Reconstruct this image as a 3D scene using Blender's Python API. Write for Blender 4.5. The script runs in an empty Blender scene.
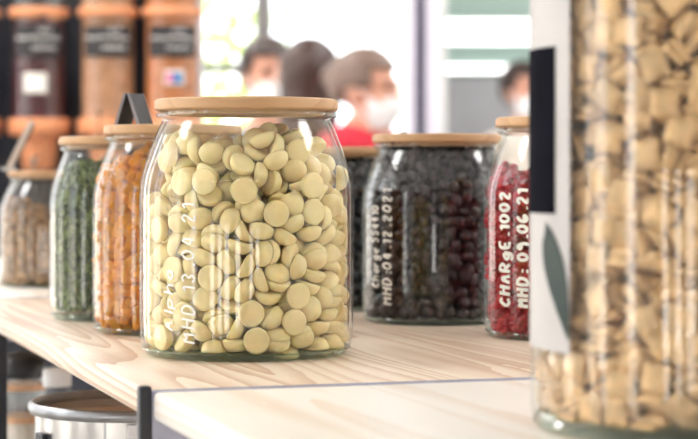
import bpy, bmesh, math, random
import numpy as np
from mathutils import Vector, Matrix, Euler
from math import pi, sin, cos, sqrt, hypot, atan2, radians

SC = bpy.context.scene
COL = SC.collection

# ------------------------------------------------------------------ camera, world, sun, exposure
F = 2000.0                      # focal length in pixels of the 698 x 439 frame
HY = 172.0                      # pixel row of the horizon
Z0 = 1.15                       # height of the shelf top
CH = 0.0995                      # camera above the shelf top
CZ = Z0 + CH
cam_d = bpy.data.cameras.new('camera'); cam = bpy.data.objects.new('camera', cam_d); COL.objects.link(cam)
cam.location = (0, 0, CZ); cam.rotation_euler = (pi / 2, 0, 0)
cam_d.sensor_width = 36; cam_d.lens = F / 698 * 36; cam_d.shift_y = -(219.5 - HY) / 698
cam_d.clip_start = 0.05; cam_d.clip_end = 500
cam_d.dof.use_dof = True; cam_d.dof.focus_distance = 1.05; cam_d.dof.aperture_fstop = 12.0
SC.camera = cam

W = bpy.data.worlds.new('sky'); SC.world = W; W.use_nodes = True
W.node_tree.nodes['Background'].inputs['Color'].default_value = (0.90, 0.95, 1.0, 1)
W.node_tree.nodes['Background'].inputs['Strength'].default_value = 3.2

sun_d = bpy.data.lights.new('sun', 'SUN'); sun = bpy.data.objects.new('sun', sun_d); COL.objects.link(sun)
sun_d.energy = 12.0; sun_d.angle = 0.01; sun_d.color = (1.0, 0.95, 0.86)
sun.rotation_euler = Vector((0.22, -0.42, -0.88)).to_track_quat('-Z', 'Y').to_euler()

SC.view_settings.view_transform = 'Standard'; SC.view_settings.look = 'None'
SC.view_settings.gamma = 1.0; SC.view_settings.use_curve_mapping = False
SC.view_settings.exposure = 0.86
SC.cycles.transparent_max_bounces = 48
SC.cycles.max_bounces = 14
SC.cycles.sample_clamp_indirect = 6.0

rng = random.Random(7)
nrng = np.random.default_rng(7)

def X(px, d): return (px - 349.0) / F * d
def Z(py, d): return CZ + (HY - py) / F * d

# ------------------------------------------------------------------ material helpers
def srgb(r, g, b):
    f = lambda c: (c / 255 / 12.92) if c / 255 <= 0.04045 else ((c / 255 + 0.055) / 1.055) ** 2.4
    return (f(r), f(g), f(b), 1)

class NT:
    def __init__(s, name):
        s.m = bpy.data.materials.new(name); s.m.use_nodes = True
        s.t = s.m.node_tree; s.t.nodes.clear()
        s.out = s.t.nodes.new('ShaderNodeOutputMaterial')
    def n(s, t, **kw):
        x = s.t.nodes.new(t)
        for k, v in kw.items():
            if k[0] == 'i' and k[1:].isdigit(): x.inputs[int(k[1:])].default_value = v
            elif hasattr(x, k): setattr(x, k, v)
            else: x.inputs[k.replace('_', ' ')].default_value = v
        return x
    def l(s, a, b): s.t.links.new(a, b)

def mat(name, col, rough=0.5, var=0.12, scale=40, bump=0.0, metal=0.0, spec=0.5, sss=0.0, rnd=0.0, trans=0.0, col2=None, coord='Object'):
    """principled surface with noise colour variation, optional bump"""
    k = NT(name)
    p = k.n('ShaderNodeBsdfPrincipled'); p.inputs['Roughness'].default_value = rough
    p.inputs['Metallic'].default_value = metal; p.inputs['Specular IOR Level'].default_value = spec
    if sss: p.inputs['Subsurface Weight'].default_value = sss; p.inputs['Subsurface Radius'].default_value = (0.004, 0.003, 0.002); p.inputs['Subsurface Scale'].default_value = 1.0
    tc = k.n('ShaderNodeTexCoord'); no = k.n('ShaderNodeTexNoise'); no.inputs['Scale'].default_value = scale; no.inputs['Detail'].default_value = 4
    k.l(tc.outputs[coord], no.inputs['Vector'])
    ra = k.n('ShaderNodeValToRGB')
    c2 = col2 or tuple(c * (1 - 2 * var) for c in col[:3]) + (1,)
    c1 = col if col2 else tuple(min(1, c * (1 + var)) for c in col[:3]) + (1,)
    ra.color_ramp.elements[0].position = 0.3; ra.color_ramp.elements[1].position = 0.7
    ra.color_ramp.elements[0].color = c2; ra.color_ramp.elements[1].color = c1
    k.l(no.outputs['Fac'], ra.inputs['Fac'])
    src = ra.outputs['Color']
    if rnd:
        oi = k.n('ShaderNodeObjectInfo'); mr = k.n('ShaderNodeMapRange'); mr.inputs['To Min'].default_value = 1 - rnd; mr.inputs['To Max'].default_value = 1 + rnd
        hs = k.n('ShaderNodeHueSaturation'); k.l(oi.outputs['Random'], mr.inputs['Value']); k.l(mr.outputs['Result'], hs.inputs['Value']); k.l(src, hs.inputs['Color']); src = hs.outputs['Color']
    k.l(src, p.inputs['Base Color'])
    if bump:
        b = k.n('ShaderNodeBump'); b.inputs['Strength'].default_value = bump; b.inputs['Distance'].default_value = 0.002
        k.l(no.outputs['Fac'], b.inputs['Height']); k.l(b.outputs['Normal'], p.inputs['Normal'])
    last = p.outputs[0]
    if trans:
        t = k.n('ShaderNodeBsdfTranslucent'); k.l(src, t.inputs['Color']); mx = k.n('ShaderNodeMixShader'); mx.inputs[0].default_value = trans
        k.l(p.outputs[0], mx.inputs[1]); k.l(t.outputs[0], mx.inputs[2]); last = mx.outputs[0]
    k.l(last, k.out.inputs['Surface'])
    return k.m

def emit(name, col, st):
    k = NT(name); e = k.n('ShaderNodeEmission'); e.inputs['Color'].default_value = col; e.inputs['Strength'].default_value = st
    k.l(e.outputs[0], k.out.inputs['Surface']); return k.m

def thin_glass(name, tint=(0.985, 0.995, 0.99, 1), f0=0.04, rough=0.0, power=5.0):
    k = NT(name)
    lw = k.n('ShaderNodeLayerWeight'); lw.inputs['Blend'].default_value = 0.5
    pw = k.n('ShaderNodeMath', operation='POWER'); pw.inputs[1].default_value = power; k.l(lw.outputs['Facing'], pw.inputs[0])
    ma = k.n('ShaderNodeMath', operation='MULTIPLY_ADD'); ma.inputs[1].default_value = 1 - f0; ma.inputs[2].default_value = f0; k.l(pw.outputs[0], ma.inputs[0])
    t = k.n('ShaderNodeBsdfTransparent'); t.inputs['Color'].default_value = tint
    g = k.n('ShaderNodeBsdfGlossy'); g.inputs['Roughness'].default_value = rough
    # faint smears in the gloss
    tc = k.n('ShaderNodeTexCoord'); no = k.n('ShaderNodeTexNoise'); no.inputs['Scale'].default_value = 25
    k.l(tc.outputs['Object'], no.inputs['Vector']); bp = k.n('ShaderNodeBump'); bp.inputs['Strength'].default_value = 0.05; bp.inputs['Distance'].default_value = 0.002
    k.l(no.outputs['Fac'], bp.inputs['Height']); k.l(bp.outputs['Normal'], g.inputs['Normal'])
    mx = k.n('ShaderNodeMixShader'); k.l(ma.outputs[0], mx.inputs[0]); k.l(t.outputs[0], mx.inputs[1]); k.l(g.outputs[0], mx.inputs[2])
    k.l(mx.outputs[0], k.out.inputs['Surface']); return k.m

def thick_glass(name, col):
    k = NT(name); g = k.n('ShaderNodeBsdfGlass'); g.inputs['Color'].default_value = col; g.inputs['IOR'].default_value = 1.45; g.inputs['Roughness'].default_value = 0.0
    t = k.n('ShaderNodeBsdfTransparent'); t.inputs['Color'].default_value = (0.93, 0.98, 0.95, 1)
    mx = k.n('ShaderNodeMixShader'); mx.inputs[0].default_value = 0.62
    k.l(g.outputs[0], mx.inputs[1]); k.l(t.outputs[0], mx.inputs[2]); k.l(mx.outputs[0], k.out.inputs['Surface']); return k.m

def wood(name, light, dark, ring=80, cy=0.12, cz=-0.03, rough=0.45, distort=6, stretch=0.12, contrast=(0.35, 0.8), spec=0.4):
    """growth rings around the local X axis; grain runs along X"""
    k = NT(name); p = k.n('ShaderNodeBsdfPrincipled'); p.inputs['Roughness'].default_value = rough; p.inputs['Specular IOR Level'].default_value = spec
    tc = k.n('ShaderNodeTexCoord'); mp = k.n('ShaderNodeMapping'); mp.inputs['Location'].default_value = (0, -cy, -cz)
    k.l(tc.outputs['Object'], mp.inputs['Vector'])
    m2 = k.n('ShaderNodeMapping'); m2.inputs['Scale'].default_value = (stretch, 1, 1); k.l(mp.outputs[0], m2.inputs['Vector'])
    big = k.n('ShaderNodeTexNoise'); big.inputs['Scale'].default_value = 18; big.inputs['Detail'].default_value = 2; k.l(m2.outputs[0], big.inputs['Vector'])
    sub = k.n('ShaderNodeVectorMath', operation='MULTIPLY_ADD'); sub.inputs[1].default_value = (0, 0.022 * distort / 6, 0.022 * distort / 6); k.l(big.outputs['Color'], sub.inputs[0]); k.l(mp.outputs[0], sub.inputs[2])
    wv = k.n('ShaderNodeTexWave', wave_type='RINGS', rings_direction='X', wave_profile='SAW'); wv.inputs['Scale'].default_value = ring; wv.inputs['Distortion'].default_value = 0.6; wv.inputs['Detail'].default_value = 2
    k.l(sub.outputs[0], wv.inputs['Vector'])
    fi = k.n('ShaderNodeTexNoise'); fi.inputs['Scale'].default_value = 260; fi.inputs['Detail'].default_value = 3
    m3 = k.n('ShaderNodeMapping'); m3.inputs['Scale'].default_value = (0.04, 1, 1); k.l(mp.outputs[0], m3.inputs['Vector']); k.l(m3.outputs[0], fi.inputs['Vector'])
    ad = k.n('ShaderNodeMath', operation='MULTIPLY_ADD'); ad.inputs[1].default_value = 0.35; k.l(fi.outputs['Fac'], ad.inputs[0]); k.l(wv.outputs['Fac'], ad.inputs[2])
    pt = k.n('ShaderNodeTexNoise'); pt.inputs['Scale'].default_value = 7; k.l(m2.outputs[0], pt.inputs['Vector'])
    ml = k.n('ShaderNodeMath', operation='MULTIPLY'); k.l(ad.outputs[0], ml.inputs[0]); k.l(pt.outputs['Fac'], ml.inputs[1])
    ra = k.n('ShaderNodeValToRGB'); e = ra.color_ramp.elements
    e[0].position = contrast[0]; e[0].color = light; e[1].position = contrast[1]; e[1].color = dark
    k.l(ml.outputs[0], ra.inputs['Fac']); k.l(ra.outputs['Color'], p.inputs['Base Color'])
    bp = k.n('ShaderNodeBump'); bp.inputs['Strength'].default_value = 0.08; bp.inputs['Distance'].default_value = 0.001; k.l(ad.outputs[0], bp.inputs['Height']); k.l(bp.outputs['Normal'], p.inputs['Normal'])
    k.l(p.outputs[0], k.out.inputs['Surface']); return k.m

M = {}
M['pine'] = wood('pine', srgb(229, 213, 194), srgb(176, 122, 78), ring=92, cy=-0.01, cz=-0.5, rough=0.36, distort=11, stretch=0.07, contrast=(0.3, 1.0))
M['pine_glare'] = wood('pine_glare', srgb(243, 237, 229), srgb(218, 190, 160), ring=60, cy=-0.05, cz=-0.5, rough=0.34, distort=12, stretch=0.07, contrast=(0.4, 1.1))  # paler copy of the pine, with window glare put into the colour
M['lid_wood'] = wood('lid_wood', srgb(208, 168, 126), srgb(172, 126, 84), ring=26, cy=0.3, cz=-0.15, rough=0.5, stretch=0.3, contrast=(0.25, 1.0))
M['orange_wood'] = wood('orange_wood', srgb(228, 156, 112), srgb(200, 122, 80), ring=60, cy=0.3, cz=-0.05, rough=0.5)
M['glass'] = thin_glass('jar_glass')
M['fg_glass'] = thin_glass('foreground_glass', f0=0.05)
M['acrylic'] = thin_glass('acrylic', f0=0.06, rough=0.08)
M['pane'] = thin_glass('window_pane', f0=0.04)
M['base_glass'] = thin_glass('base_glass', (0.90, 0.97, 0.94, 1), f0=0.05, power=3.0)
k_ = M['base_glass'].node_tree; so_ = k_.nodes['Material Output'].inputs['Surface'].links[0].from_socket      # light scattered inside the thick base
tr_ = k_.nodes.new('ShaderNodeBsdfTranslucent'); tr_.inputs['Color'].default_value = (0.74, 0.90, 0.82, 1); mx_ = k_.nodes.new('ShaderNodeMixShader'); mx_.inputs[0].default_value = 0.13
k_.links.new(so_, mx_.inputs[1]); k_.links.new(tr_.outputs[0], mx_.inputs[2]); k_.links.new(mx_.outputs[0], k_.nodes['Material Output'].inputs['Surface'])
M['black'] = mat('black_metal', srgb(34, 36, 44), 0.4, 0.1, 60)
M['panel'] = mat('black_panel', srgb(40, 43, 54), 0.5, 0.15, 6)
M['label'] = mat('chalk_label', srgb(44, 42, 44), 0.6, 0.2, 40)
M['chalk'] = mat('chalk', srgb(225, 222, 222), 0.8, 0.05)
M['ink'] = mat('paint_marker', srgb(250, 250, 246), 0.5, 0.03)
M['steel'] = mat('steel', srgb(190, 188, 186), 0.28, 0.08, 30, metal=1.0)
M['steel_rim'] = mat('steel_rim', srgb(160, 162, 166), 0.3, 0.1, 30, metal=1.0)
M['steel_in'] = mat('steel_wood_reflection', srgb(222, 184, 144), 0.3, 0.05, 30, metal=0.6)  # tan stands in for shelf wood reflected inside the pot
M['crossbar'] = mat('crossbar_sky_sheen', srgb(168, 170, 192), 0.25, 0.05, 60, spec=0.8)  # reflected sky on the black bar is put into this lavender colour
M['white'] = mat('white_paint', srgb(236, 236, 238), 0.5, 0.03, 5)
M['wallpaint'] = mat('wall_paint', srgb(226, 226, 226), 0.8, 0.03, 4)
M['mintwall'] = mat('mint_wall_paint', srgb(190, 214, 204), 0.8, 0.03, 4)
M['greypanel'] = mat('grey_panel', srgb(186, 187, 192), 0.5, 0.05, 4)
M['ceil'] = mat('ceiling_paint', srgb(240, 240, 240), 0.9, 0.02, 4)
M['floor'] = mat('floor_tiles', srgb(176, 168, 160), 0.4, 0.1, 3)
M['frame'] = mat('window_frame_paint', srgb(120, 116, 116), 0.5, 0.06, 8)
M['framew'] = mat('door_frame_paint', srgb(216, 210, 226), 0.5, 0.03, 8)
M['framed'] = mat('door_frame_dark', srgb(58, 58, 78), 0.5, 0.05, 8)
M['canister_paper'] = mat('canister_paper', srgb(196, 192, 190), 0.6, 0.06, 20)
M['header'] = mat('label_header_print', srgb(20, 20, 30), 0.95, 0.2, 40, spec=0.05)
M['paper'] = mat('paper', srgb(238, 232, 222), 0.7, 0.04, 30)
M['leafprint'] = mat('leaf_print', srgb(34, 54, 48), 0.6, 0.2, 60)
M['pink'] = mat('pink_print', srgb(210, 110, 150), 0.6, 0.05)
M['blue'] = mat('blue_print', srgb(70, 130, 190), 0.6, 0.05)
M['choc'] = mat('white_chocolate', srgb(248, 227, 172), 0.42, 0.025, 160, spec=0.35, rnd=0.03, sss=0.5)
M['orange'] = mat('candied_orange', srgb(255, 178, 52), 0.3, 0.1, 120, rnd=0.14, trans=0.45)
M['herb'] = mat('dried_herb', srgb(146, 162, 102), 0.7, 0.25, 90, trans=0.3)
M['herb2'] = mat('dried_herb_dark', srgb(102, 120, 68), 0.7, 0.25, 90, trans=0.3)
M['nut'] = mat('brown_crunch', srgb(166, 126, 84), 0.6, 0.25, 140, rnd=0.3)
M['dark'] = mat('dark_berry', srgb(50, 40, 48), 0.4, 0.3, 200, bump=0.4, rnd=0.35, spec=0.6)
M['black_berry'] = mat('black_berry', srgb(34, 36, 44), 0.4, 0.3, 200, bump=0.4, rnd=0.3)
M['rasp'] = mat('raspberry', srgb(200, 34, 54), 0.5, 0.2, 200, rnd=0.25, trans=0.15)
M['square'] = mat('toasted_cereal', srgb(230, 190, 138), 0.55, 0.16, 140, bump=0.5, rnd=0.13)
M['bean'] = mat('red_bean', srgb(104, 34, 44), 0.35, 0.2, 100)
M['lentil'] = mat('orange_lentil', srgb(232, 176, 134), 0.5, 0.15, 100)
M['lentil2'] = mat('deep_orange_lentil', srgb(240, 158, 96), 0.5, 0.15, 100)
M['lamp'] = emit('lamp_diffuser', (1, 0.985, 0.96, 1), 11.0)
M['tube_lamp'] = emit('kitchen_lamp_diffuser', (1, 1, 0.97, 1), 3.0)
M['skin'] = mat('skin', srgb(222, 164, 140), 0.5, 0.05, 30)
M['mask'] = mat('mask_fabric', srgb(240, 240, 242), 0.8, 0.03, 60)
M['hair_dark'] = mat('dark_brown_hair', srgb(62, 46, 42), 0.5, 0.2, 120)
M['hair_brown'] = mat('long_brown_hair', srgb(70, 46, 40), 0.45, 0.25, 120)
M['hair_grey'] = mat('greying_brown_hair', srgb(128, 104, 92), 0.5, 0.25, 90)
M['eye'] = mat('eye', srgb(40, 30, 28), 0.3, 0.1)
M['red'] = mat('red_fabric', srgb(214, 40, 62), 0.8, 0.08, 60)
M['navy'] = mat('navy_fabric', srgb(48, 52, 70), 0.8, 0.1, 60)
M['greyf'] = mat('grey_fabric', srgb(150, 146, 150), 0.8, 0.1, 60)
M['creamf'] = mat('cream_fabric', srgb(222, 208, 196), 0.8, 0.06, 60)
M['leaf'] = mat('tree_leaf', srgb(170, 192, 116), 0.6, 0.2, 3, trans=0.35)
M['bark'] = mat('bark', srgb(110, 92, 76), 0.8, 0.2, 8)
M['pave'] = mat('pale_paving', srgb(222, 214, 204), 0.8, 0.06, 0.4)
M['facade'] = mat('grey_facade', srgb(58, 56, 58), 0.8, 0.08, 0.4)
M['facade_glass'] = mat('facade_glass', srgb(50, 56, 64), 0.2, 0.05, 1)
M['scoop_black'] = mat('black_plastic', srgb(40, 40, 44), 0.35, 0.1)
M['tan_wood'] = wood('tan_wood', srgb(224, 178, 140), srgb(196, 140, 102), ring=60, cy=0.3, rough=0.5)

# ------------------------------------------------------------------ mesh helpers
class MB:
    def __init__(s): s.v = []; s.f = []
    def add(s, v, f):
        o = len(s.v); s.v += [tuple(p) for p in v]; s.f += [tuple(i + o for i in q) for q in f]; return s
    def box(s, x0, x1, y0, y1, z0, z1):
        v = [(x, y, z) for x in (x0, x1) for y in (y0, y1) for z in (z0, z1)]
        return s.add(v, [(0, 1, 3, 2), (4, 6, 7, 5), (0, 4, 5, 1), (2, 3, 7, 6), (0, 2, 6, 4), (1, 5, 7, 3)])
    def lathe(s, prof, n=48, closed=False, cx=0, cy=0):
        """prof: (r, z) list; revolved about Z. open ends with r>0 stay open unless closed"""
        v = []; f = []
        for r, z in prof: v += [(cx + r * cos(2 * pi * i / n), cy + r * sin(2 * pi * i / n), z) for i in range(n)]
        m = len(prof)
        for j in range(m if closed else m - 1):
            a = j * n; b = ((j + 1) % m) * n
            f += [(a + i, a + (i + 1) % n, b + (i + 1) % n, b + i) for i in range(n)]
        if not closed:
            if prof[0][0] > 1e-6: f.append(tuple(range(n))[::-1])
            if prof[-1][0] > 1e-6: f.append(tuple(range((m - 1) * n, m * n)))
        return s.add(v, f)
    def tube(s, pts, rad, n=8):
        pts = [Vector(p) for p in pts]; rs = rad if isinstance(rad, (list, tuple)) else [rad] * len(pts)
        v = []; f = []
        up = Vector((0, 0, 1))
        for i, p in enumerate(pts):
            t = (pts[min(i + 1, len(pts) - 1)] - pts[max(i - 1, 0)]).normalized()
            a = t.cross(up if abs(t.z) < 0.95 else Vector((1, 0, 0))).normalized(); b = t.cross(a)
            v += [p + (a * cos(2 * pi * k / n) + b * sin(2 * pi * k / n)) * rs[i] for k in range(n)]
        for i in range(len(pts) - 1):
            f += [(i * n + k, i * n + (k + 1) % n, (i + 1) * n + (k + 1) % n, (i + 1) * n + k) for k in range(n)]
        f += [tuple(range(n))[::-1], tuple(range((len(pts) - 1) * n, len(pts) * n))]
        return s.add(v, f)
    def ellipsoid(s, c, r, n=16, m=10, rot=None):
        v = [(0, 0, -1)]; f = []
        for j in range(1, m):
            a = -pi / 2 + pi * j / m; v += [(cos(a) * cos(2 * pi * i / n), cos(a) * sin(2 * pi * i / n), sin(a)) for i in range(n)]
        v.append((0, 0, 1)); top = len(v) - 1
        f += [(0, 1 + (i + 1) % n, 1 + i) for i in range(n)]
        for j in range(m - 2): f += [(1 + j * n + i, 1 + j * n + (i + 1) % n, 1 + (j + 1) * n + (i + 1) % n, 1 + (j + 1) * n + i) for i in range(n)]
        f += [(1 + (m - 2) * n + i, 1 + (m - 2) * n + (i + 1) % n, top) for i in range(n)]
        R = rot or Matrix.Identity(3)
        v = [R @ Vector((p[0] * r[0], p[1] * r[1], p[2] * r[2])) + Vector(c) for p in v]
        return s.add(v, f)
    def mesh(s, name, material=None, smooth=True, angle=35):
        me = bpy.data.meshes.new(name); me.from_pydata(s.v, [], s.f); me.update()
        if material: me.materials.append(material)
        if smooth:
            me.shade_smooth()
            try: me.set_sharp_from_angle(angle=radians(angle))
            except Exception: pass
        return me
    def build(s, name, material, parent=None, smooth=True, loc=None, bevel=0, angle=35):
        me = s.mesh(name, material, smooth, angle)
        if bevel:
            bm = bmesh.new(); bm.from_mesh(me); bmesh.ops.bevel(bm, geom=bm.edges[:], offset=bevel, segments=2, affect='EDGES', profile=0.5); bm.to_mesh(me); bm.free(); me.update()
            if smooth: me.shade_smooth(); me.set_sharp_from_angle(angle=radians(50))
        return put(name, me, parent, loc)

def put(name, me, parent=None, loc=None):
    o = bpy.data.objects.new(name, me); COL.objects.link(o); o.parent = parent
    if loc: o.location = loc
    return o

def tag(o, label=None, cat=None, group=None, kind=None):
    if label: o['label'] = label
    if cat: o['category'] = cat
    if group: o['group'] = group
    if kind: o['kind'] = kind
    return o

def thing(name, label, cat, loc=(0, 0, 0), rz=0, group=None):
    o = bpy.data.objects.new(name, None); COL.objects.link(o); o.location = loc; o.rotation_euler = (0, 0, rz); o.empty_display_size = 0.02
    return tag(o, label, cat, group)

def struct(name, mb, m, parent=None, bevel=0):
    o = mb.build(name, m, parent, smooth=False, bevel=bevel)
    if parent is None: o['kind'] = 'structure'
    return o

# ------------------------------------------------------------------ the room
RX0, RX1, RY0, YW, YK, RZ = -3.6, 3.6, -3.2, 8.0, 9.6, 3.3
struct('floor', MB().box(RX0, RX1, RY0, YK, -0.05, 0), M['floor'])
struct('ceiling', MB().box(RX0, RX1, RY0, YK, RZ, RZ + 0.1), M['ceil'])
# window wall (behind the people), ending at the door post
WX0, WX1, WZ0, WZ1 = -3.3, 0.30, 0.5, 3.05
w = MB(); w.box(RX0, WX0, YW, YW + 0.2, 0, RZ); w.box(WX0, WX1, YW, YW + 0.2, 0, WZ0); w.box(WX0, WX1, YW, YW + 0.2, WZ1, RZ)
struct('wall_back', w, M['wallpaint'])
win = MB(); t = 0.03
win.box(WX0, WX1, YW + 0.02, YW + 0.08, WZ0, WZ0 + t); win.box(WX0, WX1, YW + 0.02, YW + 0.08, WZ1 - t, WZ1)
win.box(WX0, WX0 + t, YW + 0.02, YW + 0.08, WZ0, WZ1); win.box(WX1 - t, WX1, YW + 0.02, YW + 0.08, WZ0, WZ1)
wo = struct('window_1', win, M['frame'])
mx = X(263, YW)
MB().box(mx - 0.034, mx + 0.034, YW, YW + 0.09, WZ0, WZ1).build('mullion', M['frame'], wo, smooth=False)
MB().box(mx - 1.5, mx - 1.456, YW, YW + 0.09, WZ0, WZ1).build('mullion', M['frame'], wo, smooth=False)
zt = Z(67.5, YW)
MB().box(WX0, mx, YW + 0.03, YW + 0.07, zt - 0.022, zt + 0.022).build('transom', M['frame'], wo, smooth=False)
for a, b, c, d in ((WX0, mx - 1.48, WZ0, zt), (WX0, mx - 1.48, zt, WZ1), (mx - 1.48, mx, WZ0, zt), (mx - 1.48, mx, zt, WZ1), (mx, WX1, WZ0, WZ1)):
    MB().box(a, b, YW + 0.045, YW + 0.051, c, d).build('pane', M['pane'], wo, smooth=False)
# left and right walls, kitchen wall
struct('wall_right', MB().box(RX1, RX1 + 0.2, RY0, YK, 0, RZ), M['wallpaint'])
lw_ = MB(); lw_.box(RX0 - 0.2, RX0, RY0, YK, 0, 0.4); lw_.box(RX0 - 0.2, RX0, RY0, YK, 2.9, RZ); yy = RY0
for ya, yb in ((-1.6, -1.1), (0.1, 0.45), (0.75, 0.95), (2.2, 2.7), (4.6, 5.6)):
    lw_.box(RX0 - 0.2, RX0, yy, ya, 0.4, 2.9); yy = yb
lw_.box(RX0 - 0.2, RX0, yy, YK, 0.4, 2.9)
struct('wall_left', lw_, M['wallpaint'])
struct('wall_kitchen', MB().box(0.25, RX1, YK, YK + 0.2, 0, RZ), M['mintwall'])
struct('wall_return', MB().box(0.30, 0.40, YW + 0.2, YK + 0.2, 0, RZ), M['wallpaint'])
# door post between the window and the kitchen opening
YD = 7.0
pt_ = struct('trim_1', MB().box(X(405, YD), X(415, YD), YD, YD + 0.16, 0, RZ), M['framew'])
MB().box(X(415, YD), X(426, YD), YD + 0.01, YD + 0.15, 0, RZ).build('dark_strip', M['framed'], pt_, smooth=False)
MB().box(X(426, YD), X(438, YD), YD - 0.01, YD + 0.17, 0, RZ).build('door_lining', M['framew'], pt_, smooth=False)
# shop front behind the camera: large panes, bright paving outside
fw = MB(); fw.box(RX0, RX1, RY0 - 0.2, RY0, 0, 0.12); fw.box(RX0, RX1, RY0 - 0.2, RY0, 2.9, RZ)
for x, ww in ((-3.6, 0.3), (-2.75, 0.35), (-1.95, 0.2), (-1.25, 0.5), (-0.35, 0.75), (0.72, 0.2), (1.25, 0.55), (2.2, 0.25), (2.85, 0.75)): fw.box(x, x + ww, RY0 - 0.2, RY0, 0.12, 2.9)
struct('wall_front', fw, M['frame'])
struct('ground', MB().box(-160, 160, -160, 160, -0.12, -0.06), M['pave'])
# outside: grey block across the street
ob = thing('street_building', 'dark building across the street, behind the photographer', 'building', (0, -30, -0.06))
MB().box(-40, 40, -8, 0, 0, 12).build('walls', M['facade'], ob, smooth=False)
for i in range(18):
    for j in range(3): MB().box(-36 + i * 4, -34 + i * 4, 0, 0.05, 1.6 + j * 3.2, 3.4 + j * 3.2).build('window', M['facade_glass'], ob, smooth=False)
gw = thing('reflection_wall', 'low white wall added outside the shop front to reflect in the jars', 'wall', (0, -7.5, -0.06))  # unseen wall, added so the jars reflect a bright low band
MB().box(-14, 14, -0.2, 0, 0, 1.14).build('wall_body', M['white'], gw, smooth=False)
MB().box(-14, 14, -0.24, 0.04, 1.14, 1.19).build('coping', M['white'], gw, smooth=False, bevel=0.01)

# trees outside the back window
def tree(x, y, h, r, seed, label):
    q = random.Random(seed); t = thing('garden_tree', label, 'tree', (x, y, -0.06), 0, 'trees outside the window')
    MB().tube([(0, 0, 0), (0.05, 0, h * 0.4), (0.0, 0.1, h * 0.8)], [0.14, 0.11, 0.04]).build('trunk', M['bark'], t)
    mb = MB()
    for _ in range(850):
        d = Vector((q.gauss(0, 1), q.gauss(0, 1), q.gauss(0, 1))).normalized() * (q.random() ** 0.4)
        c = Vector((d.x * r, d.y * r, h * 0.62 + d.z * h * 0.42)); s = q.uniform(0.07, 0.15)
        R = Euler((q.uniform(0, 6), q.uniform(0, 6), q.uniform(0, 6))).to_matrix()
        mb.add([c + R @ Vector(p) * s for p in ((-1, 0, 0), (0, -0.5, 0.1), (1, 0, 0), (0, 0.5, 0.1))], [(0, 1, 2, 3)])
    o = mb.build('crown', M['leaf'], t, smooth=False); o['kind'] = 'stuff'
tree(-1.55, 15.5, 3.6, 1.15, 1, 'leafy yellow-green tree left of the window mullion')
tree(-3.6, 17.5, 4.5, 1.6, 2, 'larger leafy tree outside, furthest left beyond the window')
tree(-2.3, 21.0, 2.6, 0.8, 3, 'smaller pale green tree far outside, behind the other two trees')
lp = thing('lamp_post', 'slim dark post outside the bright window pane', 'post', (X(376, 12), 12, -0.06))
MB().tube([(0, 0, 0), (0, 0, Z(22, 12) + 0.06)], 0.014).build('pole', M['frame'], lp)
MB().lathe([(0.03, 0), (0.035, 0.05), (0.0, 0.09)], 12).build('cap', M['frame'], lp, loc=(0, 0, Z(22, 12) + 0.05))

# ceiling lights: unseen, added as main light and placed for jar highlights
def added_ceiling_light(x, y, lx, ly, label):
    t = thing('added_ceiling_light', label, 'lamp', (x, y, RZ), 0, 'added ceiling lights')
    MB().box(-lx - 0.03, lx + 0.03, -ly - 0.03, ly + 0.03, -0.06, 0).build('housing', M['white'], t, smooth=False)
    MB().box(-lx, lx, -ly, ly, -0.068, -0.062).build('diffuser', M['lamp'], t, smooth=False)
for i, (x, y) in enumerate(((-2.95, 1.5), (2.95, 1.5), (-2.0, 3.9), (2.2, 3.9), (-1.4, 6.3), (1.6, 6.3))):
    added_ceiling_light(x, y, 0.55, 0.4, 'flat white ceiling light added out of view, number %s from the shop front on the %s side' % (('one', 'two', 'three')[i // 2], ('left', 'right')[i % 2]))

# small ceiling spotlights, unseen, added to brighten the dispenser rack
for i, (x, tx) in enumerate(((-1.15, -0.5), (-0.45, -0.28))):
    t = thing('fill_spotlight', 'small black ceiling lamp, added unseen to brighten the dispensers, %s one' % ('outer', 'inner')[i], 'lamp', (x, 1.9, RZ), 0, 'added lamps brightening the dispenser rack')
    dv = Vector((tx, 3.0, 1.5)) - Vector((x, 1.9, RZ - 0.14)); q_ = dv.to_track_quat('-Z', 'Y')
    MB().tube([(0, 0, 0), (0, 0, -0.12)], 0.008).build('stem', M['black'], t)
    hd = MB().lathe([(0.035, -0.05), (0.04, -0.045), (0.04, 0.05), (0.02, 0.07), (0.0, 0.07)], 24).build('head', M['black'], t, loc=(0, 0, -0.14)); hd.rotation_euler = q_.to_euler()
    g = hd.data; bm = bmesh.new(); bm.from_mesh(g); bmesh.ops.delete(bm, geom=[f for f in bm.faces if len(f.verts) > 4], context='FACES_ONLY'); bm.to_mesh(g); bm.free()
    ld = bpy.data.lights.new('fill_spot_lamp', 'SPOT'); ld.energy = 46; ld.spot_size = radians(44); ld.spot_blend = 0.6; ld.shadow_soft_size = 0.03; ld.color = (1, 0.95, 0.88)
    lo = bpy.data.objects.new('fill_spot_lamp', ld); COL.objects.link(lo); lo.parent = t; lo.location = Vector((0, 0, -0.14)) + dv.normalized() * 0.07; lo.rotation_euler = q_.to_euler()

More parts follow.
